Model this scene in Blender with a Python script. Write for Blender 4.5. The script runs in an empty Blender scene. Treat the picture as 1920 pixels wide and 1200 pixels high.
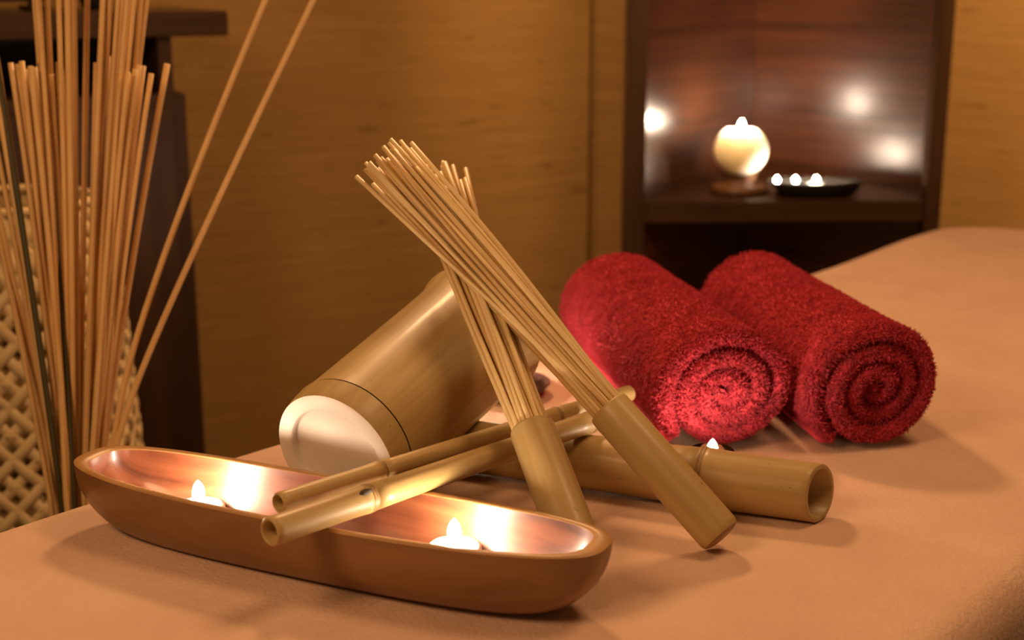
import bpy, math, random
import numpy as np
from mathutils import Vector, Matrix, Quaternion

# ------------------------------------------------------------------ camera, world, lights, exposure
sc = bpy.context.scene
COL = sc.collection
BED = 0.70                                   # height of the bed surface above the floor
PITCH = math.atan(0.25)
CAM = Vector((0.0, 0.0, BED + 0.41))
FPX = 2600.0
cd = bpy.data.cameras.new('camera'); cam = bpy.data.objects.new('camera', cd); COL.objects.link(cam)
cam.location = CAM; cam.rotation_euler = (math.pi/2 - PITCH, 0, 0)
cd.sensor_width = 36.0; cd.lens = FPX/1920*36.0; cd.clip_start = 0.02
cd.dof.use_dof = True; cd.dof.focus_distance = 1.04; cd.dof.aperture_fstop = 5.6
sc.camera = cam

world = bpy.data.worlds.new('world'); sc.world = world; world.use_nodes = True
bg = world.node_tree.nodes['Background']
bg.inputs[0].default_value = (1.0, 0.58, 0.27, 1); bg.inputs[1].default_value = 0.10

def area_light(name, loc, target, size, power, color):
    ld = bpy.data.lights.new(name, 'AREA'); ld.shape = 'DISK'; ld.size = size; ld.energy = power; ld.color = color
    o = bpy.data.objects.new(name, ld); COL.objects.link(o); o.location = loc
    o.rotation_euler = (Vector(target) - Vector(loc)).to_track_quat('-Z', 'Y').to_euler()
    return o
LAMP = (1.0, 0.57, 0.275)
def bulb(name, loc, radius, power, color):
    ld = bpy.data.lights.new(name, 'POINT'); ld.shadow_soft_size = radius; ld.energy = power; ld.color = color
    o = bpy.data.objects.new(name, ld); COL.objects.link(o); o.location = loc; return o
def fill_spot(name, loc, target, power, angle):
    ld = bpy.data.lights.new(name, 'SPOT'); ld.energy = power; ld.color = LAMP; ld.spot_size = math.radians(angle); ld.spot_blend = 1.0; ld.shadow_soft_size = 0.05
    o = bpy.data.objects.new(name, ld); COL.objects.link(o); o.location = loc
    o.rotation_euler = (Vector(target) - Vector(loc)).to_track_quat('-Z', 'Y').to_euler(); return o
area_light('wall_sconce_light', (-0.15, 2.05, BED + 1.05), (0.0, 1.0, BED), 0.16, 9.5, LAMP)
area_light('front_fill_light', (-0.75, 0.25, BED + 1.0), (0.1, 1.2, BED + 0.1), 0.5, 7.8, LAMP)  # soft fill added from the front left to brighten brushes and reeds
area_light('ceiling_lamp_light', (0.8, 1.0, BED + 1.75), (0.8, 1.5, BED), 0.6, 12.5, LAMP)
fill_spot('wall_fill_spot', (0.90, 1.95, BED + 1.55), (1.12, 2.95, BED + 0.35), 150.0, 62)  # unseen spot, added to brighten the right wall
fill_spot('wall_fill_spot', (0.03, 2.0, BED + 1.45), (0.15, 2.74, BED + 0.22), 62.0, 36)  # second added spot, lifts the left wall's edge beside the cupboard
cy = sc.cycles
cy.max_bounces = 6; cy.diffuse_bounces = 3; cy.glossy_bounces = 3; cy.transmission_bounces = 4
cy.caustics_reflective = False; cy.caustics_refractive = False; cy.sample_clamp_indirect = 5.0

sc.view_settings.view_transform = 'Standard'; sc.view_settings.look = 'None'
sc.view_settings.exposure = 0.0; sc.view_settings.gamma = 1.0
sc.view_settings.use_curve_mapping = False

# ------------------------------------------------------------------ helpers
FW = Vector((0, math.cos(PITCH), -math.sin(PITCH))); UP = Vector((0, math.sin(PITCH), math.cos(PITCH))); RT = Vector((1, 0, 0))
def at(u, v, t):                             # a point of the room at depth t in front of the camera
    return CAM + t*(FW + RT*((u-960)/FPX) + UP*((600-v)/FPX))
def on(u, v, z):                             # a point at height z above the bed
    d = FW + RT*((u-960)/FPX) + UP*((600-v)/FPX)
    return CAM + d*((BED + z - CAM.z)/d.z)

def tag(o, label=None, cat=None, group=None, kind=None):
    if label: o['label'] = label
    if cat: o['category'] = cat
    if group: o['group'] = group
    if kind: o['kind'] = kind
    return o
def thing(name, label, cat, loc=(0,0,0), rot=None, group=None):
    o = bpy.data.objects.new(name, None); COL.objects.link(o); o.empty_display_size = 0.02
    o.location = loc
    if rot is not None:
        o.rotation_mode = 'QUATERNION'; o.rotation_quaternion = rot
    return tag(o, label, cat, group)
def link(name, me, mat=None, parent=None, loc=None):
    o = bpy.data.objects.new(name, me); COL.objects.link(o)
    if mat is not None and len(me.materials) == 0: me.materials.append(mat)
    if parent is not None: o.parent = parent
    if loc is not None: o.location = loc
    return o
def mesh(name, v, f, smooth=True):
    me = bpy.data.meshes.new(name); me.from_pydata([tuple(p) for p in v], [], f); me.update()
    if smooth: me.polygons.foreach_set('use_smooth', [True]*len(me.polygons))
    return me
def big_mesh(name, v, quads, smooth=True):
    me = bpy.data.meshes.new(name); n = len(quads); k = quads.shape[1]
    me.vertices.add(len(v)); me.vertices.foreach_set('co', v.astype(np.float32).ravel())
    me.loops.add(n*k); me.loops.foreach_set('vertex_index', quads.astype(np.int32).ravel())
    me.polygons.add(n); me.polygons.foreach_set('loop_start', np.arange(0, n*k, k, dtype=np.int32))
    me.polygons.foreach_set('use_smooth', np.full(n, smooth)); me.update(calc_edges=True); me.validate()
    return me
def loft(rings, cap0=False, cap1=False, closed=True):
    n = len(rings[0]); v = [p for r in rings for p in r]; f = []
    for i in range(len(rings)-1):
        for j in range(n if closed else n-1):
            a, b = i*n+j, i*n+(j+1) % n
            f.append((a, b, b+n, a+n))
    if cap0: f.append(tuple(reversed(range(n))))
    if cap1: f.append(tuple(range((len(rings)-1)*n, len(rings)*n)))
    return v, f
def lathe(profile, n=48, cap0=False, cap1=False, wob=None):
    rings = []
    for (r, z) in profile:
        rings.append([((r*(1+(wob(2*math.pi*k/n, z) if wob else 0)))*math.cos(2*math.pi*k/n), (r*(1+(wob(2*math.pi*k/n, z) if wob else 0)))*math.sin(2*math.pi*k/n), z) for k in range(n)])
    return loft(rings, cap0, cap1)
def box(x0, x1, y0, y1, z0, z1, bev=0.003):
    """a box with chamfered edges"""
    import bmesh
    bm = bmesh.new(); bmesh.ops.create_cube(bm, size=1)
    for p in bm.verts: p.co = Vector(((x0+x1)/2 + p.co.x*(x1-x0), (y0+y1)/2 + p.co.y*(y1-y0), (z0+z1)/2 + p.co.z*(z1-z0)))
    if bev: bmesh.ops.bevel(bm, geom=list(bm.edges), offset=bev, segments=2, affect='EDGES')
    me = bpy.data.meshes.new('box'); bm.to_mesh(me); bm.free(); return me
def tube_mesh(name, pts, rad, n=6, caps=True):
    pts = [Vector(p) for p in pts]; rings = []
    for i, p in enumerate(pts):
        d = (pts[min(i+1, len(pts)-1)] - pts[max(i-1, 0)]).normalized()
        a = d.orthogonal().normalized() if i == 0 else (a - d*a.dot(d)).normalized()
        b = d.cross(a); r = rad[i] if hasattr(rad, '__len__') else rad
        rings.append([tuple(p + a*r*math.cos(2*math.pi*k/n) + b*r*math.sin(2*math.pi*k/n)) for k in range(n)])
    v, f = loft(rings, caps, caps)
    return mesh(name, v, f)
def axis_rot(d):
    return Vector(d).normalized().to_track_quat('Z', 'Y')

# ------------------------------------------------------------------ materials
def new_mat(name):
    m = bpy.data.materials.new(name); m.use_nodes = True
    nt = m.node_tree; return m, nt, nt.nodes['Principled BSDF']
def nd(nt, t, **kw):
    n = nt.nodes.new(t)
    for k, v in kw.items():
        if k.startswith('i_'): n.inputs[k[2:].replace('_', ' ')].default_value = v
        else: setattr(n, k, v)
    return n
def ramp(nt, stops):
    r = nt.nodes.new('ShaderNodeValToRGB'); e = r.color_ramp.elements
    while len(e) < len(stops): e.new(0.5)
    for el, (p, c) in zip(e, stops): el.position = p; el.color = (*c, 1)
    return r
def grain_mat(name, stops, scale, noise=4.0, rough=0.4, bump=0.1, coat=0.0, spec=0.5, detail=6.0, distort=0.3, bdist=0.002, specks=None, coord='Object'):
    m, nt, b = new_mat(name); L = nt.links
    tc = nd(nt, 'ShaderNodeTexCoord'); mp = nd(nt, 'ShaderNodeMapping'); mp.inputs['Scale'].default_value = scale
    L.new(tc.outputs[coord], mp.inputs['Vector'])
    nz = nd(nt, 'ShaderNodeTexNoise', i_Scale=noise, i_Detail=detail, i_Roughness=0.6, i_Distortion=distort)
    L.new(mp.outputs[0], nz.inputs['Vector'])
    rp = ramp(nt, stops); L.new(nz.outputs['Fac'], rp.inputs[0]); out = rp.outputs[0]
    if specks:
        sscale, amount, col = specks
        mp2 = nd(nt, 'ShaderNodeMapping'); mp2.inputs['Scale'].default_value = sscale
        L.new(tc.outputs[coord], mp2.inputs['Vector'])
        n2 = nd(nt, 'ShaderNodeTexNoise', i_Scale=1.0, i_Detail=3.0); L.new(mp2.outputs[0], n2.inputs['Vector'])
        r2 = ramp(nt, [(amount, (0,0,0)), (amount+0.06, (1,1,1))]); L.new(n2.outputs['Fac'], r2.inputs[0])
        mx = nd(nt, 'ShaderNodeMix', data_type='RGBA'); L.new(r2.outputs[0], mx.inputs[0])
        L.new(out, mx.inputs[6]); mx.inputs[7].default_value = (*col, 1); out = mx.outputs[2]
    L.new(out, b.inputs['Base Color'])
    b.inputs['Roughness'].default_value = rough; b.inputs['Specular IOR Level'].default_value = spec
    b.inputs['Coat Weight'].default_value = coat; b.inputs['Coat Roughness'].default_value = 0.12
    if bump:
        bp = nd(nt, 'ShaderNodeBump', i_Strength=bump, i_Distance=bdist); L.new(nz.outputs['Fac'], bp.inputs['Height']); L.new(bp.outputs[0], b.inputs['Normal'])
    return m
def plain(name, col, rough=0.5, metal=0.0, **kw):
    m, nt, b = new_mat(name); b.inputs['Base Color'].default_value = (*col, 1); b.inputs['Roughness'].default_value = rough; b.inputs['Metallic'].default_value = metal
    for k, v in kw.items(): b.inputs[k.replace('_', ' ')].default_value = v
    return m

BAMBOO = [(0.3, (0.38, 0.245, 0.085)), (0.5, (0.46, 0.315, 0.12)), (0.72, (0.53, 0.38, 0.16))]
M = {}
M['bamboo'] = grain_mat('bamboo_skin', BAMBOO, (90, 90, 5), 1.0, rough=0.47, bump=0.12, coat=0.06, bdist=0.0006, specks=((260, 260, 120), 0.71, (0.14, 0.07, 0.02)))
M['bamboo_dark'] = grain_mat('bamboo_node', [(0.3, (0.16, 0.09, 0.03)), (0.7, (0.40, 0.25, 0.09))], (40, 40, 200), 1.0, rough=0.5, bump=0.3, bdist=0.001)
M['bamboo_cut'] = grain_mat('bamboo_cut', [(0.3, (0.62, 0.45, 0.24)), (0.7, (0.72, 0.55, 0.32))], (400, 400, 20), 1.0, rough=0.6, bump=0.2, bdist=0.0005)
M['bamboo_pale'] = grain_mat('bamboo_pale_face', [(0.3, (0.88, 0.78, 0.66)), (0.7, (0.95, 0.87, 0.76))], (30, 30, 30), 1.0, rough=0.55, bump=0.1, bdist=0.001)
M['bamboo_line'] = plain('bamboo_groove', (0.06, 0.04, 0.02), 0.7)
M['splint'] = grain_mat('splint_wood', [(0.3, (0.74, 0.53, 0.245)), (0.7, (0.86, 0.66, 0.34))], (60, 60, 8), 2.0, rough=0.45, bump=0.1, bdist=0.0005)
M['splint_b'] = grain_mat('splint_wood_brown', [(0.3, (0.58, 0.37, 0.145)), (0.7, (0.72, 0.49, 0.21))], (60, 60, 8), 2.0, rough=0.45, bump=0.1, bdist=0.0005)
M['reed'] = grain_mat('reed_wood', [(0.3, (0.68, 0.41, 0.155)), (0.7, (0.82, 0.53, 0.22))], (30, 30, 4), 2.0, rough=0.55, bump=0.0)
M['reed_dark'] = plain('reed_dark', (0.06, 0.05, 0.015), 0.6)
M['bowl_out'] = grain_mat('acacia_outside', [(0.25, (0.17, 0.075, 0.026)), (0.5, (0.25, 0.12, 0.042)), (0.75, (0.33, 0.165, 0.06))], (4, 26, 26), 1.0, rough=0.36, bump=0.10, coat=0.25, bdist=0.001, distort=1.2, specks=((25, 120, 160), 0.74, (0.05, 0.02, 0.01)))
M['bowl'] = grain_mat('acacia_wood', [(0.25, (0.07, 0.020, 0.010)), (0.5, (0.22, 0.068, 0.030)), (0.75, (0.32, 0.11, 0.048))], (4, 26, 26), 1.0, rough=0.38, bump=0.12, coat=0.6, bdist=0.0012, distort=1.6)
M['bowl_rim'] = grain_mat('acacia_sapwood', [(0.3, (0.34, 0.17, 0.06)), (0.7, (0.52, 0.29, 0.11))], (6, 40, 40), 1.0, rough=0.4, bump=0.1, bdist=0.001)
M['wax'] = plain('white_wax', (0.95, 0.90, 0.82), 0.45, Subsurface_Weight=0.4, Subsurface_Radius=(0.01, 0.007, 0.005), Subsurface_Scale=1.0)
M['foil'] = plain('candle_cup_metal', (0.85, 0.82, 0.78), 0.3, 1.0)
M['wick'] = plain('wick', (0.03, 0.02, 0.015), 0.9)
M['saucer'] = plain('dark_saucer', (0.05, 0.02, 0.015), 0.25)
def flame_mat(name, strength, col=(1.0, 0.77, 0.56)):
    m, nt, b = new_mat(name); nt.nodes.remove(b); e = nd(nt, 'ShaderNodeEmission'); e.inputs[0].default_value = (*col, 1); e.inputs[1].default_value = strength
    nt.links.new(e.outputs[0], nt.nodes['Material Output'].inputs[0]); return m
M['flame'] = flame_mat('candle_flame', 400.0)
M['flame_far'] = flame_mat('candle_flame_far', 620.0)
def glass_mat():
    m, nt, b = new_mat('cup_glass'); b.inputs['Base Color'].default_value = (1, 1, 1, 1); b.inputs['Roughness'].default_value = 0.03
    b.inputs['Transmission Weight'].default_value = 1.0; b.inputs['IOR'].default_value = 1.45; return m
M['glass'] = glass_mat()
def towel_mat(name, a, c):
    m, nt, b = new_mat(name); L = nt.links
    tc = nd(nt, 'ShaderNodeTexCoord'); nz = nd(nt, 'ShaderNodeTexNoise', i_Scale=45.0, i_Detail=5.0); L.new(tc.outputs['Object'], nz.inputs['Vector'])
    rp = ramp(nt, [(0.35, a), (0.65, c)]); L.new(nz.outputs['Fac'], rp.inputs[0]); L.new(rp.outputs[0], b.inputs['Base Color'])
    b.inputs['Roughness'].default_value = 0.85; b.inputs['Specular IOR Level'].default_value = 0.15
    b.inputs['Sheen Weight'].default_value = 0.25; b.inputs['Sheen Tint'].default_value = (1, 0.25, 0.3, 1); return m
M['terry'] = towel_mat('red_terry', (0.46, 0.030, 0.046), (0.60, 0.050, 0.074))
M['hem'] = towel_mat('red_hem', (0.60, 0.04, 0.06), (0.68, 0.06, 0.08))
def blanket_mat():
    m, nt, b = new_mat('peach_blanket'); L = nt.links
    tc = nd(nt, 'ShaderNodeTexCoord')
    n1 = nd(nt, 'ShaderNodeTexNoise', i_Scale=9.0, i_Detail=5.0, i_Roughness=0.6); L.new(tc.outputs['Object'], n1.inputs['Vector'])
    rp = ramp(nt, [(0.3, (0.66, 0.425, 0.30)), (0.7, (0.76, 0.52, 0.375))]); L.new(n1.outputs['Fac'], rp.inputs[0]); L.new(rp.outputs[0], b.inputs['Base Color'])
    n2 = nd(nt, 'ShaderNodeTexNoise', i_Scale=300.0, i_Detail=4.0); L.new(tc.outputs['Object'], n2.inputs['Vector'])
    n3 = nd(nt, 'ShaderNodeTexNoise', i_Scale=60.0, i_Detail=4.0); L.new(tc.outputs['Object'], n3.inputs['Vector'])
    bp = nd(nt, 'ShaderNodeBump', i_Strength=0.6, i_Distance=0.0018); L.new(n2.outputs['Fac'], bp.inputs['Height'])
    b3 = nd(nt, 'ShaderNodeBump', i_Strength=0.25, i_Distance=0.004); L.new(n3.outputs['Fac'], b3.inputs['Height']); L.new(bp.outputs[0], b3.inputs['Normal'])
    L.new(b3.outputs[0], b.inputs['Normal']); b.inputs['Roughness'].default_value = 0.9; b.inputs['Specular IOR Level'].default_value = 0.1
    b.inputs['Sheen Weight'].default_value = 0.3; b.inputs['Sheen Tint'].default_value = (1, 0.75, 0.55, 1); return m
M['blanket'] = blanket_mat()
M['grasscloth'] = grain_mat('grasscloth_wall', [(0.28, (0.37, 0.215, 0.066)), (0.5, (0.43, 0.257, 0.080)), (0.74, (0.49, 0.30, 0.10))], (3.0, 3.0, 55), 1.6, rough=0.75, bump=0.35, bdist=0.002, detail=7.0, distort=0.4, spec=0.2, specks=((11, 11, 75), 0.64, (0.28, 0.16, 0.046)))
M['dark_wood'] = grain_mat('wenge_wood', [(0.3, (0.035, 0.016, 0.006)), (0.7, (0.075, 0.036, 0.014))], (40, 40, 2.5), 1.0, rough=0.38, bump=0.05, bdist=0.001)
M['dark_wood_h'] = grain_mat('wenge_wood_horizontal', [(0.3, (0.035, 0.016, 0.006)), (0.7, (0.075, 0.036, 0.014))], (2.5, 40, 40), 1.0, rough=0.35, bump=0.05, bdist=0.001)
M['gloss_wood'] = grain_mat('glossy_rosewood_panel', [(0.3, (0.05, 0.018, 0.008)), (0.55, (0.13, 0.045, 0.02)), (0.8, (0.20, 0.065, 0.028))], (2.0, 2.0, 34), 1.5, rough=0.30, bump=0.0, coat=0.8, bdist=0.001)
M['gloss_wood'].node_tree.nodes['Principled BSDF'].inputs['Coat Roughness'].default_value = 0.25
M['black'] = plain('matt_black', (0.012, 0.009, 0.006), 0.5)
M['wicker'] = grain_mat('cream_wicker', [(0.3, (0.68, 0.50, 0.235)), (0.7, (0.78, 0.60, 0.30))], (60, 60, 60), 1.0, rough=0.6, bump=0.1, bdist=0.001)
M['floor'] = grain_mat('floor_wood', [(0.3, (0.10, 0.05, 0.02)), (0.7, (0.18, 0.09, 0.035))], (3, 30, 3), 1.0, rough=0.4, bump=0.05)
M['ceiling'] = plain('ceiling_paint', (0.75, 0.66, 0.55), 0.8)
M['ceramic'] = plain('brown_ceramic', (0.16, 0.08, 0.035), 0.25)

# ------------------------------------------------------------------ the room
AL = math.radians(28.0)
WD = Vector((math.cos(AL), math.sin(AL), 0)); WN = Vector((math.sin(AL), -math.cos(AL), 0))     # along the left wall, and out of it into the room
def ground(p): return Vector((p.x, p.y, 0))
ROOM_H = 2.55
def slab(name, mat, a, b, thick, z0, z1, parent=None):
    """a wall running from a to b, its body lying behind (to the left of a->b)"""
    a = ground(a); b = ground(b); d = b-a; ln = d.length
    me = box(0, ln, 0, thick, z0, z1, 0.0); me.materials.append(mat)
    o = link(name, me, None, parent); o.location = a; o.rotation_euler = (0, 0, math.atan2(d.y, d.x)); return o
me = box(-3.5, 4.0, -1.5, 4.2, -0.08, 0, 0); tag(link('floor', me, M['floor']), 'dark wooden floor under the bed', kind='structure')
W1 = at(1104, 250, 2.78)                                  # outer edge of the left wall
tag(slab('wall_left', M['grasscloth'], ground(W1) - WD*3.6, W1, 0.12, 0, ROOM_H), 'brown grasscloth wallpapered wall behind the bed', kind='structure')
W2 = at(1172, 250, 2.60)
UL = at(1186, 250, 2.46); UR = at(1752, 250, 2.49); UC = at(1410, 250, 2.86)      # corner unit: left stile, right stile, far corner
RD = Vector((math.cos(math.radians(-45)), math.sin(math.radians(-45)), 0))
wr = ground(at(1772, 250, 3.02))
tag(slab('wall_return', M['grasscloth'], ground(W1) + WD*0.001 - WN*0.035, ground(W1) + WD*0.9 - WN*0.035, 0.10, 0, ROOM_H), 'narrow strip of grasscloth wall beside the corner cupboard', kind='structure')
tag(slab('wall_right', M['grasscloth'], wr - RD*0.9, wr + RD*2.4, 0.12, 0, ROOM_H), 'lit grasscloth wall at the right of the corner cupboard', kind='structure')
me = box(-3.5, 4.0, -1.5, 4.2, ROOM_H, ROOM_H+0.08, 0); tag(link('ceiling', me, M['ceiling']), 'plain ceiling', kind='structure')

# ------------------------------------------------------------------ bed and blanket
E0 = Vector((-0.395, 1.0, 0)); BD = Vector((0.654, 0.757, 0)).normalized(); BN = Vector((BD.y, -BD.x, 0))
BW, S0, S1 = 0.3225, -0.28, 1.76
def rrect(hl, hw, rc, n=44):
    pts = []; rc = max(0.0001, min(rc, hl-0.0001, hw-0.0001))
    def seg(a, b, k): return [(a[0]+(b[0]-a[0])*i/k, a[1]+(b[1]-a[1])*i/k) for i in range(k)]
    def arc(cx, cy, a0, k): return [(cx+rc*math.cos(a0+math.pi/2*i/k), cy+rc*math.sin(a0+math.pi/2*i/k)) for i in range(k)]
    pts += seg((-hl+rc, -hw), (hl-rc, -hw), n) + arc(hl-rc, -hw+rc, -math.pi/2, 10)
    pts += seg((hl, -hw+rc), (hl, hw-rc), 14) + arc(hl-rc, hw-rc, 0, 10)
    pts += seg((hl-rc, hw), (-hl+rc, hw), n) + arc(-hl+rc, hw-rc, math.pi/2, 10)
    pts += seg((-hl, hw-rc), (-hl, -hw+rc), 14) + arc(-hl+rc, -hw+rc, math.pi, 10)
    return pts
def sstep(a, b, x):
    t = max(0, min(1, (x-a)/(b-a))); return t*t*(3-2*t)
HL = (S1-S0)/2; bc = E0 + BN*BW + BD*((S0+S1)/2)
def blanket_z(x, y):                                       # gentle unevenness, and the raised head end
    z = 0.0012*math.sin(9*x+1.3*math.sin(7*y)) + 0.001*math.sin(14*y+2*x)
    z *= sstep(0.12, 0.4, abs(x)+0.3*abs(y))
    return z + 0.006*sstep(HL-0.46, HL-0.18, x)
loops = []
for d in (0.3222, 0.30, 0.28, 0.24, 0.20, 0.16, 0.12, 0.09, 0.06, 0.04):
    loops.append([(x, y, blanket_z(x, y)) for x, y in rrect(HL-d, BW-d, 0.13-d)])
for k in range(1, 9):
    a = math.pi/2*k/8; ins = 0.03*(1-math.sin(a)); dz = -0.03*(1-math.cos(a))
    loops.append([(x, y, blanket_z(x, y)+dz) for x, y in rrect(HL-ins, BW-ins, 0.13-ins)])
nL = len(loops[0])
for k in range(1, 9):
    out = 0.012*k/8
    loops.append([(x*(1+0.004*math.sin(i*0.55)*k/8), y*(1+0.02*math.sin(i*0.42)*k/8), blanket_z(x, y)*(1-k/8)-0.03-0.34*k/8) for i, (x, y) in enumerate(rrect(HL+out, BW+out, 0.13))])
v, f = loft(loops, True, False)
bl = link('blanket', mesh('blanket', v, f), M['blanket'])
bl.location = (bc.x, bc.y, BED); bl.rotation_euler = (0, 0, math.atan2(BD.y, BD.x))
tag(bl, 'peach fleece blanket spread over the massage bed under the bamboo and towels', 'blanket')
bed = thing('massage_bed', 'massage bed hidden under the peach fleece blanket', 'bed', (bc.x, bc.y, 0), Quaternion((0,0,1), math.atan2(BD.y, BD.x)))
loops = [[(x, y, z) for x, y in rrect(HL-0.012-i, BW-0.012-i, 0.118-i)] for z, i in ((BED-0.11, 0), (BED-0.03, 0), (BED-0.012, 0.008), (BED-0.006, 0.03))]
v, f = loft(loops, True, True); link('mattress', mesh('mattress', v, f), M['ceiling'], bed)
link('bed_frame', box(-HL+0.05, HL-0.05, -BW+0.05, BW-0.05, BED-0.17, BED-0.111, 0.006), M['dark_wood_h'], bed)
lm = box(-0.03, 0.03, -0.03, 0.03, 0, BED-0.171, 0.005); lm.materials.append(M['dark_wood'])
for sx in (-1, 1):
    for sy in (-1, 1): link('leg', lm, None, bed, (sx*(HL-0.2), sy*(BW-0.1), 0))

# ------------------------------------------------------------------ carved wooden bowl
bcn = Vector((-0.1325, 0.9150, 0)); BHL = 0.2135; BANG = -0.430; BHW = 0.0462; BH = 0.050
bowl = thing('wooden_bowl', 'long boat-shaped varnished wooden bowl holding two lit tea lights', 'bowl', (bcn.x, bcn.y, BED), Quaternion((0,0,1), BANG))
NB = 96
def plan(sx, sy, z, off=0.0):
    r = []
    for k in range(NB):
        a = 2*math.pi*k/NB; c, s = math.cos(a), math.sin(a); e = 2/2.9
        x = math.copysign(abs(c)**e, c)*(BHL*sx-off*(1+1.1*abs(c)**6)); y = math.copysign(abs(s)**e, s)*(BHW*sy-off)
        r.append((x, y, z + 0.004*(x/BHL)**2*(z/BH)))
    return r
rings = [plan(0.03, 0.03, 0.0), plan(0.45, 0.30, 0.0), plan(0.66, 0.44, 0.0008)]
for k in range(1, 13):
    h = k/12; q = math.sqrt(1-(1-h)**2.1)
    rings.append(plan(0.70+0.30*q, 0.46+0.54*q, BH*h))
inner = []
for k in range(12, 0, -1):
    h = k/12; q = math.sqrt(1-(1-h)**2.2)
    inner.append(plan(0.64+0.36*q, 0.40+0.60*q, 0.008+(BH-0.008)*h, 0.0064))
inner += [plan(0.60, 0.36, 0.0078, 0.0064), plan(0.3, 0.2, 0.0072, 0.0), plan(0.03, 0.03, 0.007)]
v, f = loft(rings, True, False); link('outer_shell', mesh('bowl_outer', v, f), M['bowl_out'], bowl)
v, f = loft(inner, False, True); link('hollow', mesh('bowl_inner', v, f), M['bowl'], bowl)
rim = [rings[-1], plan(0.998, 0.995, BH+0.0009, 0.0006), plan(0.995, 0.99, BH+0.0011, 0.0026), plan(0.998, 0.995, BH+0.0006, 0.0060), inner[0]]
v, f = loft(rim); tag(link('rim', mesh('bowl_rim', v, f), M['bowl_rim'], bowl), 'paler sapwood rim of the bowl')

# ------------------------------------------------------------------ candles
def flame_mesh(h, r):
    prof = [(0.0004*r/0.003, 0), (0.6*r, 0.10*h), (0.95*r, 0.24*h), (r, 0.38*h), (0.93*r, 0.54*h), (0.74*r, 0.72*h), (0.44*r, 0.88*h), (0.04*r, h)]
    return mesh('flame', *lathe(prof, 14, True, True))
FL = flame_mesh(0.0165, 0.0048); FLF = flame_mesh(0.0105, 0.0042)
def tea_light(label, loc, cup_h=0.013, cup_mat='foil', group='tea lights', r=0.0190, fl=None, fm='flame', wax_h=0.0145):
    t = thing('tea_light', label, 'candle', loc, None, group)
    cup = [(r*0.96, 0.0), (r, 0.0012), (r*1.0, cup_h), (r*0.985, cup_h+0.0003), (r*0.955, cup_h-0.0003), (r*0.955, 0.0016)]
    link('cup', mesh('cup', *lathe(cup, 40, True, True)), M[cup_mat], t)
    wax = [(r*0.94, 0.0018), (r*0.95, wax_h-0.0015), (r*0.88, wax_h), (r*0.6, wax_h-0.0006), (r*0.25, wax_h-0.001), (0.001, wax_h-0.001)]
    link('wax', mesh('wax', *lathe(wax, 40, True, True)), M['wax'], t)
    link('wick', tube_mesh('wick', [(0,0,wax_h-0.003), (0.0003,0,wax_h+0.002), (0.001,0,wax_h+0.0045)], 0.0006), M['wick'], t)
    link('flame', fl or FL, M[fm], t, (0.0003, 0, wax_h+0.0028))
    return t
def bowl_point(x, y, z):
    return Vector((bcn.x + x*math.cos(BANG) - y*math.sin(BANG), bcn.y + x*math.sin(BANG) + y*math.cos(BANG), BED+z))
tea_light('lit white tea light in the wooden bowl, right of the crossed sticks', bowl_point(0.0975, 0.010, 0.0095), wax_h=0.021, cup_h=0.019)
tea_light('lit white tea light in the wooden bowl, near its left end', bowl_point(-0.1125, 0.005, 0.0090), wax_h=0.018, cup_h=0.0165)
tea_light('lit tea light in a small glass cup behind the thick bamboo tube', (0.1665, 1.094, BED+0.0008), 0.024, 'glass', r=0.0185)
def saucer(label, loc, r, h):
    t = thing('saucer', label, 'saucer', loc)
    prof = [(r*0.55, 0), (r*0.62, 0.001), (r*0.9, h*0.55), (r, h*0.9), (r*0.985, h), (r*0.95, h*0.93), (r*0.84, h*0.62), (r*0.6, 0.0045), (0.002, 0.004)]
    link('dish', mesh('dish', *lathe(prof, 48, True, True)), M['saucer'], t); return t
sx_, sy_ = 0.001, 1.335
saucer('small dark saucer half hidden behind the wide bamboo cup', (sx_, sy_, BED+0.0006), 0.038, 0.013)
tea_light('tea light on the dark saucer, hidden behind the wide bamboo cup', (sx_, sy_, BED+0.0064))

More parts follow.
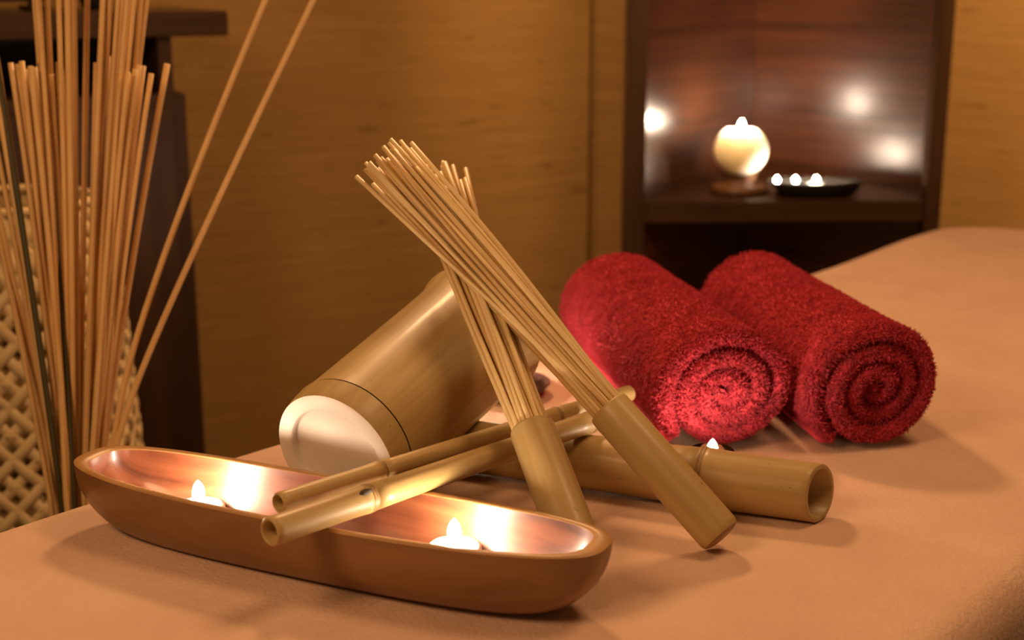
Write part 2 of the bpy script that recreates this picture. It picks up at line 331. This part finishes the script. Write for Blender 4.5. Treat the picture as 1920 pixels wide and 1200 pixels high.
# ------------------------------------------------------------------ bamboo
rnd = random.Random(4)
def bamboo_stalk(name, label, p0, p1, r0, r1, nodes, wall, group=None, cat='bamboo stick', bud=None, ringw=1.0, slant=0.0):
    """a hollow culm from p0 to p1: segments between the node rings"""
    d = p1-p0; ln = d.length
    t = thing(name, label, cat, p0, axis_rot(d), group)
    cuts = [0.0] + nodes + [ln]; rad = lambda z: r0+(r1-r0)*z/ln
    for i in range(len(cuts)-1):
        a, b = cuts[i], cuts[i+1]; prof = []
        if i == 0: prof += [(rad(a)-wall, a+min(0.03, (b-a)*0.8)), (rad(a)-wall, a+0.0008), (rad(a)-wall+0.0006, a), (rad(a)-0.0012, a), (rad(a)-0.0002, a+0.0010)]
        m = 14
        for k in range(m+1):
            z = a+(b-a)*k/m
            if (i == 0 and k == 0) or (i == len(cuts)-2 and k == m): continue
            e = 0.0
            if i > 0: e += 0.06*math.exp(-(z-a)/(1.4*r0))
            if i < len(cuts)-2: e += 0.10*math.exp(-(b-z)/(1.2*r0))
            prof.append((rad(z)*(0.985+e), z))
        if i == len(cuts)-2: prof += [(rad(b)-0.0002, b-0.001), (rad(b)-0.0012, b), (rad(b)-wall+0.0006, b), (rad(b)-wall, b-0.0008), (rad(b)-wall, b-min(0.05, (b-a)*0.8))]
        v, f = lathe(prof, 40, True, True)
        if slant and i == 0:                 # sawn off at an angle
            nl = axis_rot(d).inverted() @ Vector((0, -1, 0.25)); nl = Vector((nl.x, nl.y)).normalized()
            v = [(x, y, z + slant*(x*nl.x+y*nl.y)*max(0, 1-z/0.06)) for x, y, z in v]
        link('culm_segment', mesh('culm_segment', v, f), M['bamboo'], t)
    for z in nodes:
        r = rad(z); w = 0.0016*ringw*r0/0.009
        prof = [(r*1.04, z-1.6*w), (r*1.085, z-w), (r*1.10, z-0.3*w), (r*1.05, z), (r*1.09, z+0.4*w), (r*1.075, z+w), (r*1.03, z+1.8*w)]
        link('node_ring', mesh('node_ring', *lathe(prof, 40)), M['bamboo_dark'], t)
    if bud:
        z, ang, sz = bud; r = rad(z)
        bm_ = [(0.1*sz, -1.6*sz), (0.55*sz, -0.9*sz), (0.6*sz, 0), (0.4*sz, 0.8*sz), (0.08*sz, 1.4*sz)]
        v, f = lathe(bm_, 12, True, True); o = link('bud_scar', mesh('bud_scar', v, f), M['bamboo_line'], t)
        o.location = (r*math.cos(ang), r*math.sin(ang), z-1.5*sz)
    return t

# thick tube lying right
RT_ = 0.0226
tubR = on(1538, 927, RT_); tubL = Vector((-0.078, 1.126, BED+RT_))
dirT = (tubR-tubL); LT = dirT.length
bamboo_stalk('bamboo_tube', 'thick hollow bamboo tube lying on the blanket in front of the red towels', tubR + Vector((0,0,0.0008)), tubL + Vector((0,0,0.0008)), 0.0229, 0.0222, [0.092], 0.0042, cat='bamboo tube', ringw=0.55, slant=0.32)

# two thin sticks over the bowl
a = on(505, 998, 0.0630); b = on(1146, 778, 0.0542)
bamboo_stalk('bamboo_stick', 'thin bamboo stick laid across the bowl, the nearer of the two', a, b, 0.0099, 0.0084, [0.085, 0.33], 0.0026, group='thin bamboo sticks on the bowl', bud=(0.0855, 2.2, 0.0042))
a = on(521, 944, 0.0605); b = on(1181, 737, 0.0530)
bamboo_stalk('bamboo_stick', 'thin bamboo stick laid across the bowl, the farther one', a, b, 0.0076, 0.0072, [0.092, 0.285], 0.0021, group='thin bamboo sticks on the bowl')

# the wide cup
cphi, cel = 0.5147, 0.235; cR0, cR1, cL = 0.0535, 0.0586, 0.2294
cax = Vector((math.sin(cphi)*math.cos(cel), math.cos(cphi)*math.cos(cel), math.sin(cel)))
cp = Vector((-0.1346, 0.9992, BED + cR0*math.cos(cel) + 0.0006))
cup = thing('bamboo_cup', 'wide bamboo cup lying on its side, pale closed end facing the bowl', 'bamboo cup', cp, axis_rot(cax))
prof = [(cR0-0.0005, 0.0004), (cR0, 0.0018), (cR0+0.0012, 0.009), (cR0+0.0022, 0.0170), (cR0+0.0026, 0.0205)]
link('foot_band', mesh('foot_band', *lathe(prof, 72, False, False)), M['bamboo'], cup)
prof = [(cR0+0.0026, 0.0205), (cR0+0.0008, 0.0211), (cR0+0.0008, 0.0219), (cR0+0.0021, 0.0224)]
link('node_groove', mesh('node_groove', *lathe(prof, 72)), M['bamboo_line'], cup)
prof = [(cR0+0.0021, 0.0224)]
for k in range(1, 22):
    z = 0.0222+(cL-0.0222)*k/22; q = k/22
    prof.append((cR0+0.0016+(cR1-0.0025-cR0)*q + 0.0035*math.exp(-(cL-0.012-z)/0.012)*(1 if q < 0.97 else 0.8), z))
prof += [(cR1+0.0003, cL-0.0015), (cR1-0.001, cL), (cR1-0.0065, cL), (cR1-0.0072, cL-0.002), (cR1-0.009, 0.06), (cR1-0.011, 0.045), (0.002, 0.043)]
link('cup_wall', mesh('cup_wall', *lathe(prof, 72, False, True)), M['bamboo'], cup)
prof = [(cR0-0.0005, 0.0004), (cR0-0.0016, 0), (cR0-0.0118, 0), (cR0-0.0128, 0.0006), (cR0-0.0135, 0.0042), (cR0-0.0150, 0.0055), (0.02, 0.0050), (0.001, 0.0046)]
tag(link('base_face', mesh('base_face', *lathe(prof, 72, False, True)), M['bamboo_pale'], cup), 'pale recessed cut end of the cup')

# splint brushes
def brush(label, p0, p1, hl, hr, mouth, spread, n, seed, stray):
    r = random.Random(seed); d = p1-p0; ln = d.length
    t = thing('bamboo_brush', label, 'brush', p0, axis_rot(d), 'bamboo splint brushes')
    prof = [(hr-0.0016, 0.0), (hr-0.0003, 0.0022), (hr, 0.005), (hr*1.01, hl*0.5), (hr, hl-0.0025), (hr-0.0006, hl-0.0006), (hr-0.0016, hl), (hr-0.0032, hl-0.0006), (hr-0.0036, hl-0.002), (hr-0.0036, 0.02), (0.002, 0.0195)]
    link('handle', mesh('handle', *lathe(prof, 56, False, True)), M['bamboo'], t)
    cap = [(hr-0.0016, 0.0), (hr-0.004, -0.0012), (hr*0.5, -0.0022), (0.0008, -0.0025)]
    tag(link('end_cap', mesh('end_cap', *lathe(cap, 56, False, True)), M['bamboo_dark'], t), 'ribbed cut end of the handle')
    pts = []
    ga = math.pi*(3-math.sqrt(5))
    for i in range(n):
        q = math.sqrt((i+0.5)/n); pts.append((q*math.cos(i*ga), q*math.sin(i*ga)))
    for i, (x, y) in enumerate(pts):
        L = ln - 0.020*r.random()*(1 if r.random() < .85 else 2.0); sp = spread*(1+0.12*r.uniform(-1, 1)); jx, jy = r.gauss(0, 0.0028), r.gauss(0, 0.0028)
        bx, by = r.gauss(0, 0.0022), r.gauss(0, 0.0022)
        path = []
        for k in range(9):
            z = hl-0.03 + (L-hl+0.03)*k/8; q = max(0, (z-hl)/(ln-hl)); s = mouth+(sp-mouth)*(0.85*q**1.25+0.15*q)
            w = math.sin(math.pi*min(1, q))
            path.append((x*s + jx*q + bx*w, y*s + jy*q + by*w, z))
        if i in stray:                       # a splint that has sprung out of the bundle
            e = axis_rot(d).inverted() @ (stray[i]-p0); a0 = Vector(path[2])
            path = path[:2] + [tuple(a0.lerp(e, (k-2)/6)) for k in range(2, 9)]
        me = tube_mesh('splint', path, 0.00200*r.uniform(0.88, 1.1), 6)
        link('splint', me, M['splint'] if r.random() < .65 else M['splint_b'], t)
    return t
b2b = on(1352, 1004, 0.0145); b2t = at(716, 285, 1.12)
b1b = Vector((0.050, 0.885, BED+0.0135)); b1t = at(815, 326, 1.19)
brush('bamboo splint brush with bound bundle, leaning behind the other, handle beside the bowl', b1b, b1t, 0.120, 0.0172, 0.0128, 0.021, 50, 3, {49: at(873, 316, 1.19)})
brush('bamboo splint brush leaning across the other, handle end on the blanket', b2b, b2t, 0.126, 0.0166, 0.0122, 0.0225, 56, 8, {55: at(668, 331, 1.115)})

# ------------------------------------------------------------------ rolled towels
def towel(label, p0, p1, R, turns, a0, seed, hem_ang):
    rg = np.random.default_rng(seed)
    d = p1-p0; ln = d.length
    t = thing('rolled_towel', label, 'towel', (p0.x, p0.y, BED+0.001), Quaternion((0,0,1), math.atan2(-d.x, d.y)), 'rolled red towels')
    rin = 0.006; pitch = (R-rin)/turns; th = pitch*0.80
    nth = int(turns*44); ths = np.linspace(0, 2*math.pi*turns, nth)
    rc = rin + pitch*ths/(2*math.pi) - th/2
    rc = np.maximum(rc, th*0.25)
    ang = a0 + ths
    sh = np.cumsum(rg.normal(0, 0.0005, nth)); sh -= np.linspace(0, sh[-1], nth)
    sh0 = 0.0025*np.sin(ths*0.9+seed) + sh; sh1 = 0.0025*np.sin(ths*0.7+2*seed)
    sec = []                                       # section of the cloth: (offset across thickness, y, weight of front / rear shift)
    ca = 9; c = th/2
    for k in range(ca+1):
        a = math.pi*k/ca; sec.append((-c*math.cos(a), c-1.25*c*math.sin(a)))       # front cap, inside to outside
    for k in range(1, 12): sec.append((c, c+(ln-2*c)*k/12))
    for k in range(ca+1):
        a = math.pi*k/ca; sec.append((c*math.cos(a), ln-c+1.25*c*math.sin(a)))
    for k in range(1, 5): sec.append((-c, ln-c-(ln-2*c)*k/5))
    sec = np.array(sec); ns = len(sec)
    off = sec[:, 0][None, :]; yy = sec[:, 1][None, :]
    r = np.maximum(rc[:, None] + off, 0.0012)
    taper = np.ones(nth); taper[-5:] = np.linspace(1, 0.45, 5)
    r = rc[:, None] + (r-rc[:, None])*taper[:, None]
    wgt = yy/ln; Y = yy + sh0[:, None]*(1-wgt) + sh1[:, None]*wgt
    A = ang[:, None]
    lump = 1 + 0.018*np.sin(2*A+1.1*seed) + 0.012*np.sin(3*A+yy*14+seed) + 0.008*np.sin(yy*33+2*A)
    X = r*np.cos(A)*1.035*lump; Z = r*np.sin(A)*0.975*lump
    def settle(x, z):                             # flattened where it lies
        z = z + R*0.955 + 0.002; low = 0.016
        z = np.where(z < low, low*np.exp((z-low)/(low*1.6)) * 1.0, z) - 0.0095
        return x, np.maximum(z, 0.0)
    X, Z = settle(X, Z)
    V = np.stack([X, Y, Z], -1)
    v = V.reshape(-1, 3); q = []
    I, J = np.meshgrid(np.arange(nth-1), np.arange(ns), indexing='ij'); J2 = (J+1) % ns
    quads = np.stack([I*ns+J, I*ns+J2, (I+1)*ns+J2, (I+1)*ns+J], -1).reshape(-1, 4)
    body = big_mesh('rolled_cloth', v, quads); link('rolled_cloth', body, M['terry'], t)
    # terry loops
    P = V[quads[:, 0]//ns, quads[:, 0] % ns]; Q = v[quads[:, 1]]; S = v[quads[:, 2]]; W = v[quads[:, 3]]
    ar = np.linalg.norm(np.cross(S-P, W-Q), axis=1)/2
    nrm = np.cross(S-P, W-Q); nrm /= (np.linalg.norm(nrm, axis=1, keepdims=True)+1e-12)
    ii = quads[:, 0]//ns; jj = quads[:, 0] % ns
    ro = np.stack([np.cos(ang[ii]), np.zeros(len(ii)), np.sin(ang[ii])], -1)
    outer = (jj >= ca) & (jj < ca+12) & (ths[ii] > 2*math.pi*(turns-1)-0.3)
    front = (jj < ca); rear = (jj >= ca+12) & (jj < ca+12+ca)
    vis = (outer | front | rear)
    dens = np.where(front, 560000., np.where(rear, 260000., 330000.))*vis*ar
    cnt = rg.poisson(dens)
    k = np.repeat(np.arange(len(cnt)), cnt); n = len(k)
    s1, s2 = rg.random(n)[:, None], rg.random(n)[:, None]
    base = (P[k]*(1-s1)+Q[k]*s1)*(1-s2) + (W[k]*(1-s1)+S[k]*s1)*s2
    # outward direction: away from the middle of the cloth thickness
    mid = np.stack([rc[ii]*np.cos(ang[ii])*1.035, np.clip((P[:, 1]+S[:, 1])/2, c, ln-c), rc[ii]*np.sin(ang[ii])*0.975 + R*0.955-0.0075], -1)
    od = (P+S)/2 - mid; sg = np.sign(np.sum(od*nrm, 1)); nrm = nrm*np.where(sg == 0, 1, sg)[:, None]
    N = nrm[k]; fr = (front | rear)[k][:, None]
    drift = np.where(fr, 0.0, 1.0)*np.array([0.12, -0.45, -0.5])
    jit = rg.normal(0, 1, (n, 3))*np.where(fr, 0.55, 0.42)
    d1 = N + jit + drift*0.5; d1 /= np.linalg.norm(d1, axis=1, keepdims=True)
    d2 = d1 + rg.normal(0, 0.75, (n, 3)) + drift*0.9; d2 /= np.linalg.norm(d2, axis=1, keepdims=True)
    L = np.where(fr, rg.uniform(0.0026, 0.0050, (n, 1)), rg.uniform(0.0018, 0.0036, (n, 1)))
    p0_ = base - N*0.0006; p1_ = base + d1*L*0.55; p2_ = p1_ + d2*L*0.5
    ax = np.cross(d1, rg.normal(0, 1, (n, 3))); ax /= (np.linalg.norm(ax, axis=1, keepdims=True)+1e-9); bx = np.cross(d1, ax)
    wd = rg.uniform(0.00042, 0.00068, (n, 1))
    rings = []
    for pp, ww in ((p0_, 0.9), (p1_, 1.1), (p2_, 0.45)):
        for m in range(3):
            an = 2*math.pi*m/3; rings.append(pp + (ax*math.cos(an)+bx*math.sin(an))*wd*ww)
    TV = np.stack(rings, 1); TV[:, :, 2] = np.maximum(TV[:, :, 2], 0.0002)
    fq = np.array([[a*3+m, a*3+(m+1) % 3, (a+1)*3+(m+1) % 3, (a+1)*3+m] for a in range(2) for m in range(3)])
    FQ = (np.arange(n)[:, None, None]*9 + fq[None]).reshape(-1, 4)
    tf = big_mesh('terry_pile', TV.reshape(-1, 3), FQ); tag(link('terry_pile', tf, M['terry'], t), 'fuzzy red terry loops', kind='stuff')
    # smooth woven hem along the loose end of the cloth
    th_e = ang[-1]; re = R*1.01
    rings = []
    for k in range(13):
        y = 0.006 + (ln-0.012)*k/12; row = []
        for (da, dr) in ((-0.16, 0.0018), (-0.08, 0.0034), (0.0, 0.0030), (0.05, 0.0005), (0.05, -0.008), (0.01, -0.010), (-0.08, -0.004), (-0.16, -0.002)):
            x = (re+dr)*math.cos(th_e+da)*1.035; z = (re+dr)*math.sin(th_e+da)*0.975
            x, z = settle(np.array(x), np.array(z)); row.append((float(x), y, float(z)))
        rings.append(row)
    v2, f2 = loft(rings, True, True); tag(link('hem', mesh('hem', v2, f2), M['hem'], t), 'flat woven hem of the towel')
    return t
TR = 0.0650
towel('rolled red terry towel beside the brush, its end lit pink by the tea light', on(1366, 722, 0.062), on(1160, 558, 0.062), TR, 3.2, math.radians(-140)-2*math.pi*3.2, 1, 0)
towel('rolled red terry towel on the right, farther from the candles', on(1642, 714, 0.062), on(1410, 558, 0.062), TR, 3.4, math.radians(-128)-2*math.pi*3.4, 5, 0)

# ------------------------------------------------------------------ wicker basket, reeds and their vase
bk = at(40, 600, 1.70)
basket = thing('wicker_basket', 'tall cream basket of diagonal woven straps behind the reeds', 'basket', (bk.x, bk.y, 0))
ZT = BED + 0.146
def brad(z):
    pts = [(0, 0.150), (0.35, 0.142), (BED-0.13, 0.130), (BED+0.0, 0.124), (BED+0.08, 0.117), (ZT, 0.096)]
    for (z0, r0), (z1, r1) in zip(pts, pts[1:]):
        if z <= z1: return r0+(r1-r0)*(z-z0)/(z1-z0)
    return pts[-1][1]
NS = 27; RISE = 0.84; HW = 0.0062; TH = 0.0009
for sgn in (1, -1):
    for k in range(NS):
        rings = []
        steps = 110
        for i in range(steps+1):
            z = 0.004 + (ZT-0.006)*i/steps; a = 2*math.pi*k/NS + sgn*2*math.pi*z/RISE
            r = brad(z); ph = math.pi*(z/RISE*2*NS)
            rr = r + sgn*0.0017*math.cos(ph + math.pi*k*0) * (1 if k % 2 == 0 else -1)
            ta = Vector((-math.sin(a)*sgn*2*math.pi*r/RISE, math.cos(a)*sgn*2*math.pi*r/RISE, 1)).normalized()
            nn = Vector((math.cos(a), math.sin(a), 0)); ww = ta.cross(nn).normalized(); c = nn*rr + Vector((0, 0, z))
            rings.append([tuple(c + ww*HW*x + nn*TH*y) for x, y in ((-1, -1), (-1, 1), (0, 1.5), (1, 1), (1, -1))])
        v, f = loft(rings, True, True); link('strap', mesh('strap', v, f), M['wicker'], basket)
link('rim', tube_mesh('rim', [(0.0965*math.cos(2*math.pi*k/48), 0.0965*math.sin(2*math.pi*k/48), ZT) for k in range(49)], 0.005, 8, False), M['wicker'], basket)
link('base', mesh('base', *lathe([(0.147, 0.0), (0.150, 0.004), (0.150, 0.010), (0.14, 0.012)], 48, True, True)), M['wicker'], basket)

vs = at(152, 930, 1.36)
vase = thing('floor_vase', 'brown floor vase holding the reeds behind the bed', 'vase', (vs.x, vs.y, 0))
VT = BED-0.14
prof = [(0.07, 0), (0.078, 0.006), (0.095, 0.15), (0.092, 0.30), (0.070, 0.45), (0.056, VT-0.02), (0.058, VT-0.003), (0.056, VT), (0.052, VT-0.004), (0.050, VT-0.02), (0.064, 0.45), (0.086, 0.30), (0.088, 0.15), (0.07, 0.02), (0.002, 0.018)]
link('body', mesh('vase_body', *lathe(prof, 48, True, True)), M['ceramic'], vase)
rr_ = random.Random(11)
reeds = []          # (u at the tip, v of the tip, u at the bed edge, tone)
for u in (44, 50, 57): reeds.append((u, -260, None))
for u, v in ((76, -260), (103, -200), (122, -260), (137, -180), (168, -260), (206, -260), (216, -220), (224, -260), (236, -200), (252, -260), (259, -240), (266, -260), (270, -180), (289, -260), (309, -260)): reeds.append((u, v, None))
for u, v in ((-40, -90), (-30, 60), (-70, 120), (-60, -200), (-25, 180), (-50, 260), (-90, 60)): reeds.append((u, v, None))
for u, v in ((33, 121), (41, 115), (50, 131), (57, 124), (65, 126), (76, 119), (78, 133), (97, 140), (110, 117), (114, 130), (181, 118), (191, 108), (203, 106), (198, 120), (240, 135), (247, 140), (262, 122), (269, 124), (255, 130), (284, 138), (314, 120), (20, 118)): reeds.append((u, v, None))
reed_list = []
def bez(a, b, c, n):
    return [a*(1-t)**2 + b*2*t*(1-t) + c*t*t for t in [i/n for i in range(n+1)]]
for i, (u, v, x) in enumerate(reeds):
    ub = 150 + (u-150)*0.20 + rr_.uniform(-9, 9); tt = 1.36 + rr_.uniform(-0.035, 0.03); tb = 1.36 + rr_.uniform(-0.025, 0.025)
    base = at(ub, 930, tb); tip = at(u, v, tt)
    ctl = at(ub+(u-ub)*(0.40+rr_.uniform(-.05, .05)), 930+(v-930)*0.5, (tb+tt)/2)
    vd = base - ctl; foot = base + vd.normalized()*0.0; foot = Vector((vs.x + (base.x-vs.x)*0.5, vs.y + (base.y-vs.y)*0.5, 0.03))
    pts = [foot, (foot+base)/2] + bez(base, ctl, tip, 12)
    o0 = Vector((vs.x, vs.y, 0.03))
    rad = rr_.uniform(0.0026, 0.0032)
    me = tube_mesh('reed', [p_-foot for p_ in pts], rad, 7)
    dark = i in (9, 21, 30)
    o = link('reed', me, M['reed_dark'] if dark else M['reed']); o.location = foot
    def px(p_):
        q = p_-CAM; t_ = q.dot(FW); return 960+FPX*q.dot(RT)/t_, 600-FPX*q.dot(UP)/t_
    line = [px(p_) for p_ in pts[3:]]
    if dark: kind_, key = 'dark', line[4][0]
    elif v > 0 and u >= 0: kind_, key = 'short', u
    else:
        k_ = [n for n in range(len(line)) if line[n][1] < 0 or line[n][0] < 0]; q_ = line[k_[0]]
        kind_, key = ('edge', q_[1]) if q_[0] < 0 and q_[1] >= 0 else ('long', q_[0])
    reed_list.append((kind_, key, o))
ORD = 'first second third fourth fifth sixth seventh eighth ninth tenth eleventh twelfth thirteenth fourteenth fifteenth sixteenth seventeenth eighteenth nineteenth twentieth'.split()
ORD += ['twenty-'+w for w in ORD[:9]] + ['thirtieth'] + ['thirty-'+w for w in ORD[:9]]
TXT = {'dark': ('thin dark green reed among the tan ones, %s from the left', 'dark reeds in the floor vase'),
       'short': ('short tan reed, its cut tip the %s from the left in the bunch', 'short reeds in the floor vase'),
       'long': ('long tan reed crossing the top edge of the picture, %s from the left', 'long reeds in the floor vase'),
       'edge': ('tan reed leaning out past the left edge of the picture, %s from the top', 'reeds leaning left in the floor vase')}
for kd in TXT:
    for n, (k_, key, o) in enumerate(sorted([x for x in reed_list if x[0] == kd], key=lambda x: x[1])):
        tag(o, TXT[kd][0] % ORD[n], 'reed', TXT[kd][1])
for lab, pp in (('single tan reed leaning right, the left of the two loose ones', [(206, 860), (240, 690), (300, 500), (390, 260), (497, 0), (590, -210)]), ('single tan reed leaning farthest right over the brown wall', [(205, 880), (250, 735), (330, 545), (455, 275), (587, 0), (680, -190)])):
    P3 = [at(u, v, 1.345) for u, v in pp]; foot = Vector((vs.x+0.02, vs.y, 0.03)); e = at(188, 940, 1.35); pts = [foot, (foot+e)/2, e] + P3
    sm = []
    for i in range(len(pts)-1):
        p_1, p0_, p1_, p2_ = pts[max(i-1, 0)], pts[i], pts[i+1], pts[min(i+2, len(pts)-1)]
        for k in range(5):
            s = k/5; sm.append(0.5*((2*p0_) + (p1_-p_1)*s + (2*p_1-5*p0_+4*p1_-p2_)*s*s + (3*p0_-p_1-3*p1_+p2_)*s**3))
    sm.append(pts[-1])
    o = link('reed', tube_mesh('reed', [p_-foot for p_ in sm], 0.0031, 7), M['reed']); o.location = foot; tag(o, lab, 'reed', 'loose reeds')

# ------------------------------------------------------------------ console at the left
cs = ground(at(428, 40, 2.02)); WROT = Quaternion((0,0,1), AL)
ztop = at(428, 20, 2.02).z; zbot = at(428, 67, 2.02).z; zbody = at(345, 175, 2.02).z
cons = thing('console', 'dark wooden console with a thick overhanging top at the left wall', 'cabinet', (cs.x, cs.y, 0), WROT)
link('top_slab', box(-1.5, 0.0, 0.0, 0.30, zbot, ztop, 0.002), M['dark_wood_h'], cons)
xb = -0.066
link('body', box(-1.4, xb, 0.012, 0.29, 0.05, zbody, 0.002), M['dark_wood'], cons)
link('plinth', box(-1.38, xb-0.02, 0.03, 0.28, 0.0, 0.05, 0.001), M['black'], cons)
link('post', box(xb-0.036, xb-0.016, 0.012, 0.29, zbody, zbot, 0.001), M['dark_wood'], cons)
link('back_panel', box(-1.4, xb-0.036, 0.27, 0.29, zbody, zbot, 0.0), M['black'], cons)
for k in range(2):
    dx = xb-0.33*(k+1)-0.02
    link('door', box(dx+0.004, dx+0.33-0.004, -0.004, 0.012, 0.07, zbody-0.02, 0.002), M['dark_wood'], cons)
t0 = cs + WD*(-0.165) - WN*0.13
pot = thing('small_vase', 'small round black vase standing on the console top', 'vase', (t0.x, t0.y, ztop+0.0005))
link('body', mesh('pot', *lathe([(0.010, 0), (0.016, 0.004), (0.021, 0.02), (0.017, 0.04), (0.010, 0.055), (0.012, 0.07), (0.009, 0.068), (0.008, 0.05), (0.002, 0.03)], 32, True, True)), M['black'], pot)
t0 = cs + WD*(-0.25) - WN*0.12
scn = thing('display_frame', 'black framed panel on a short foot on the console top', 'frame', (t0.x, t0.y, ztop+0.0005), WROT)
link('foot', box(-0.014, 0.014, -0.05, 0.05, 0, 0.007, 0.001), M['black'], scn); link('stem', box(-0.008, 0.008, -0.008, 0.008, 0.007, 0.02, 0.001), M['black'], scn)
link('panel', box(-0.42, 0.02, -0.01, 0.01, 0.013, 0.28, 0.003), M['black'], scn)

# ------------------------------------------------------------------ corner cupboard with candles
A_, B_, C_ = ground(UL), ground(UR), ground(UC)
un = thing('corner_cupboard', 'dark glossy wooden corner cupboard with an open shelf of candles', 'cupboard', (A_.x, A_.y, 0))
def panel(name, mat, a, b, thick, z0, z1, ext=0.0):
    d = b-a; me = box(-ext, d.length+ext, 0, thick, z0, z1, 0.0); me.materials.append(mat)
    o = link(name, me, None, un); o.location = a - A_; o.rotation_euler = (0, 0, math.atan2(d.y, d.x)); return o
SH = BED + 0.012
CH = 2.1
D_ = ground(at(1757, 250, 2.64))
A2_ = ground(at(1208, 250, 2.455))
panel('back_panel', M['gloss_wood'], A2_, C_, 0.015, 0.04, CH); panel('back_panel', M['gloss_wood'], C_, D_, 0.015, 0.04, CH)
panel('side_panel', M['dark_wood'], D_, B_, 0.015, 0.04, CH)
fd = (B_-A_).normalized(); fn = Vector((fd.y, -fd.x, 0))
panel('stile', M['dark_wood'], A_ - fd*0.016 + fn*0.02, A_ + fd*0.021 + fn*0.02, 0.03, 0, CH)
panel('stile', M['dark_wood'], B_ - fd*0.014 + fn*0.02, B_ + fd*0.014 + fn*0.02, 0.03, 0, CH)
def shelf(z0, z1, name='shelf', mat='dark_wood_h'):
    a, b, c = Vector((0,0,0)), B_-A_, C_-A_
    tri = [a + fd*0.022 + fn*0.012, b - fd*0.015 + fn*0.012, b - fd*0.015, D_-A_-fd*0.006, c, a + fd*0.022]
    v = [(p.x, p.y, z0) for p in tri] + [(p.x, p.y, z1) for p in tri]; n = len(tri)
    f = [tuple(reversed(range(n))), tuple(range(n, 2*n))] + [(i, (i+1) % n, n+(i+1) % n, n+i) for i in range(n)]
    return link(name, mesh(name, v, f, False), M[mat], un)
shelf(SH-0.036, SH); shelf(0.04, 0.06); shelf(CH-0.03, CH)
# globe candle
g = at(1386, 352, 2.59); t_g = (g - CAM).dot(FW)
gp = Vector((g.x, g.y, SH+0.0005)); S_ = 2.55/FPX
gb = thing('candle_stand', 'round brown stand under the globe candle on the cupboard shelf', 'candle stand', gp)
link('foot', mesh('foot', *lathe([(0.050, 0), (0.053, 0.004), (0.053, 0.012), (0.048, 0.017), (0.030, 0.020), (0.027, 0.028), (0.032, 0.034), (0.034, 0.036), (0.002, 0.036)], 40, True, True)), M['ceramic'], gb)
gc = thing('globe_candle', 'glowing round cream candle with its flame on the cupboard shelf', 'candle', gp + Vector((0, 0, 0.0365)))
R_ = 0.050
prof = []
for k in range(0, 21):
    a = -math.pi/2 + 0.42 + (math.pi - 0.42 - 0.62)*k/20
    prof.append((R_*math.cos(a), R_*0.94 + R_*0.94*math.sin(a)))
zmax = prof[-1][1]; z0_ = prof[0][1]; prof = [(r, z-z0_) for r, z in prof]; zmax -= z0_
prof += [(prof[-1][0]*0.9, zmax+0.0008), (prof[-1][0]*0.78, zmax-0.002), (0.020, zmax-0.010), (0.002, zmax-0.012)]
M['globe_wax'] = plain('globe_wax', (0.93, 0.87, 0.78), 0.5, Subsurface_Weight=1.0, Subsurface_Radius=(0.026, 0.025, 0.024), Subsurface_Scale=1.0)
link('wax', mesh('globe_wax', *lathe(prof, 48, True, True)), M['globe_wax'], gc)
link('wick', tube_mesh('wick', [(0,0,zmax-0.013), (0,0,zmax-0.004)], 0.0008), M['wick'], gc)
link('flame', flame_mesh(0.026, 0.006), M['flame_far'], gc, (0, 0, zmax-0.008))
# dark tray with three tea lights
tr = at(1528, 352, 2.56)
tray = thing('dark_tray', 'black oval tray with three tea lights on the cupboard shelf', 'tray', (tr.x, tr.y, SH+0.0005), Quaternion((0,0,1), math.atan2(fd.y, fd.x)))
rings = []
for (sx, sy, z) in ((0.4, 0.4, 0), (0.75, 0.72, 0), (0.90, 0.88, 0.008), (0.98, 0.97, 0.022), (1.0, 1.0, 0.028), (0.975, 0.96, 0.028), (0.94, 0.92, 0.020), (0.86, 0.82, 0.008), (0.4, 0.4, 0.006)):
    rings.append([(0.088*sx*math.cos(2*math.pi*k/48), 0.050*sy*math.sin(2*math.pi*k/48), z) for k in range(48)])
v, f = loft(rings, True, True); link('dish', mesh('tray', v, f), M['black'], tray)
for (u, lab, dy) in ((1455, 'small lit tea light in the black tray, nearest the globe candle', 0.0), (1490, 'small lit tea light in the middle of the black tray', 0.0), (1530, 'small lit tea light at the far right of the black tray', 0.002)):
    off = (u-1528)*2.56/FPX; q = Vector((tr.x, tr.y, 0)) + fd*off - fn*dy
    tea_light(lab, (q.x, q.y, SH+0.0085), r=0.015, fl=FLF, fm='flame_far', group='tea lights in the black tray', wax_h=0.013, cup_h=0.012)
